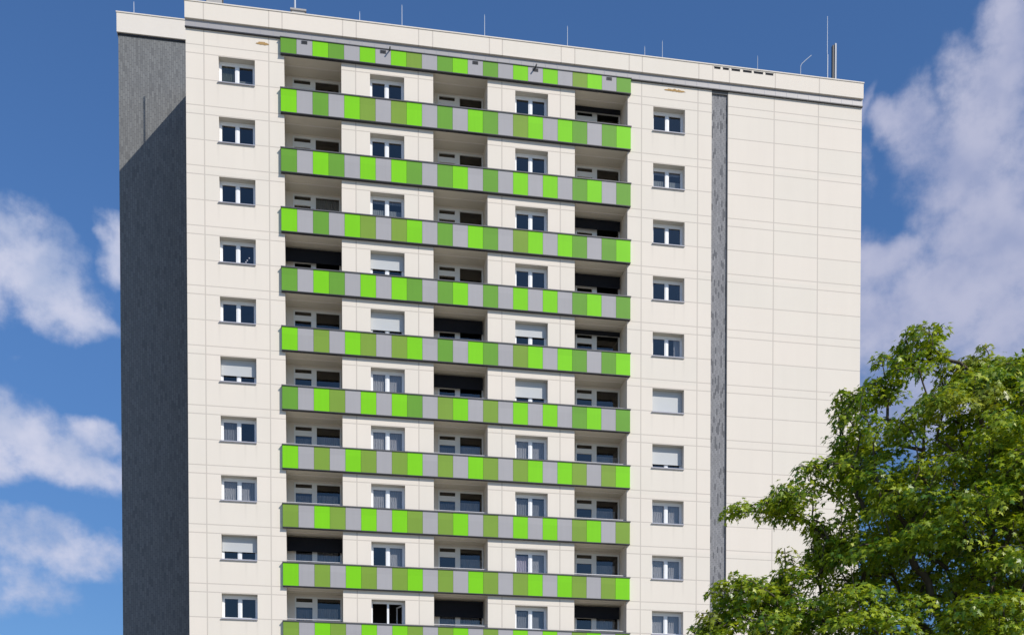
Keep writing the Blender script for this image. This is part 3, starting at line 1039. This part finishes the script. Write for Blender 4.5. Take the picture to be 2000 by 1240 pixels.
# leaves
HALF = np.array([(0, 0), (.40, -.06), (.20, .20), (.66, .50), (.20, .46), (.17, .68), (0, 1.08)])
TEMPL = []
for sgn in (1, -1):
    for (px, pz) in HALF:
        TEMPL.append((sgn * px, pz, -.22 * px + (.10 * pz * (1 - pz)) - .10 * pz * pz))
TEMPL = np.array(TEMPL)
LP, LD, LN, LSZ, LT = [], [], [], [], []
young = [(13.1, 12.5), (13.4, 12.6), (7.6, 7.0), (9.2, 8.4), (11.9, 10.9), (12.9, 11.2)]
for (x, y, z, de) in S:
    s = min(.36, .15 + .34 * de) * rng.uniform(.85, 1.2)
    out_ = np.array([x - TX, (y - TY), 0.0])
    out_ /= (np.linalg.norm(out_) + 1e-6)
    axis = np.array([out_[0] * .45, out_[1] * .45, 1.0]) + rng.normal(size=3) * .22
    axis /= np.linalg.norm(axis)
    ua = np.cross(axis, [0, 1, 0.1]); ua /= np.linalg.norm(ua); va = np.cross(axis, ua)
    n = int(58 * (s / .40) ** 1.6 * rng.uniform(.6, 1.3)) + 6
    th = rng.uniform(0, 2 * math.pi, n); rr_ = s * np.sqrt(rng.uniform(0, 1, n))
    radial = np.outer(np.cos(th), ua) + np.outer(np.sin(th), va)
    drop = -.45 * rr_ ** 2 / s + rng.normal(0, .04, n)
    pos = np.array([x, y, z]) + radial * rr_[:, None] + axis * drop[:, None]
    nrm = axis + radial * (.75 * rr_ / s)[:, None] + rng.normal(0, .33, (n, 3))
    nrm /= np.linalg.norm(nrm, axis=1)[:, None]
    dr = radial + rng.normal(0, .45, (n, 3)) + np.array([0, 0, -.35])
    dr -= nrm * (dr * nrm).sum(1)[:, None]
    dr /= np.linalg.norm(dr, axis=1)[:, None]
    LP.append(pos); LD.append(dr); LN.append(nrm); LSZ.append(rng.uniform(.065, .125, n))
    yy = max([0] + [1 - math.hypot(x - a, z - c) / .45 for a, c in young])
    t = np.zeros((n, 2)); t[:, 0] = np.clip(rng.uniform(.15, .75) + rng.normal(0, .30, n), 0, 1)
    t[:, 1] = np.clip(yy * .6 + rng.normal(-.05, .10, n), 0, 1)
    LT.append(t)
LP = np.concatenate(LP); LD = np.concatenate(LD); LN = np.concatenate(LN); LSZ = np.concatenate(LSZ); LT = np.concatenate(LT)
n = len(LP)
LX = np.cross(LD, LN)
V = (LP[:, None, :] + LSZ[:, None, None] * (TEMPL[None, :, 0:1] * LX[:, None, :] + TEMPL[None, :, 1:2] * LD[:, None, :] + TEMPL[None, :, 2:3] * LN[:, None, :]))
V = V.reshape(-1, 3)
k = len(HALF)
me = bpy.data.meshes.new('crown')
me.vertices.add(len(V)); me.vertices.foreach_set('co', V.astype(np.float32).ravel())
nl = n * 2 * k
idx = np.arange(nl).reshape(-1, k)
idx[1::2] = idx[1::2, ::-1]
me.loops.add(nl); me.loops.foreach_set('vertex_index', idx.ravel().astype(np.int32))
me.polygons.add(n * 2); me.polygons.foreach_set('loop_start', (np.arange(n * 2) * k).astype(np.int32))
me.polygons.foreach_set('loop_total', np.full(n * 2, k, np.int32))
me.update(calc_edges=True)
ca = me.color_attributes.new('tint', 'FLOAT_COLOR', 'POINT')
cc = np.ones((len(V), 4), np.float32); cc[:, 0] = np.repeat(LT[:, 0], 2 * k); cc[:, 1] = np.repeat(LT[:, 1], 2 * k); cc[:, 2] = 0
ca.data.foreach_set('color', cc.ravel())
me.materials.append(mat['leaf'])
crown = bpy.data.objects.new('crown', me); COL.objects.link(crown); crown.parent = tree
print('sprays', len(S), 'leaves', n, 'nodes', len(nodes))
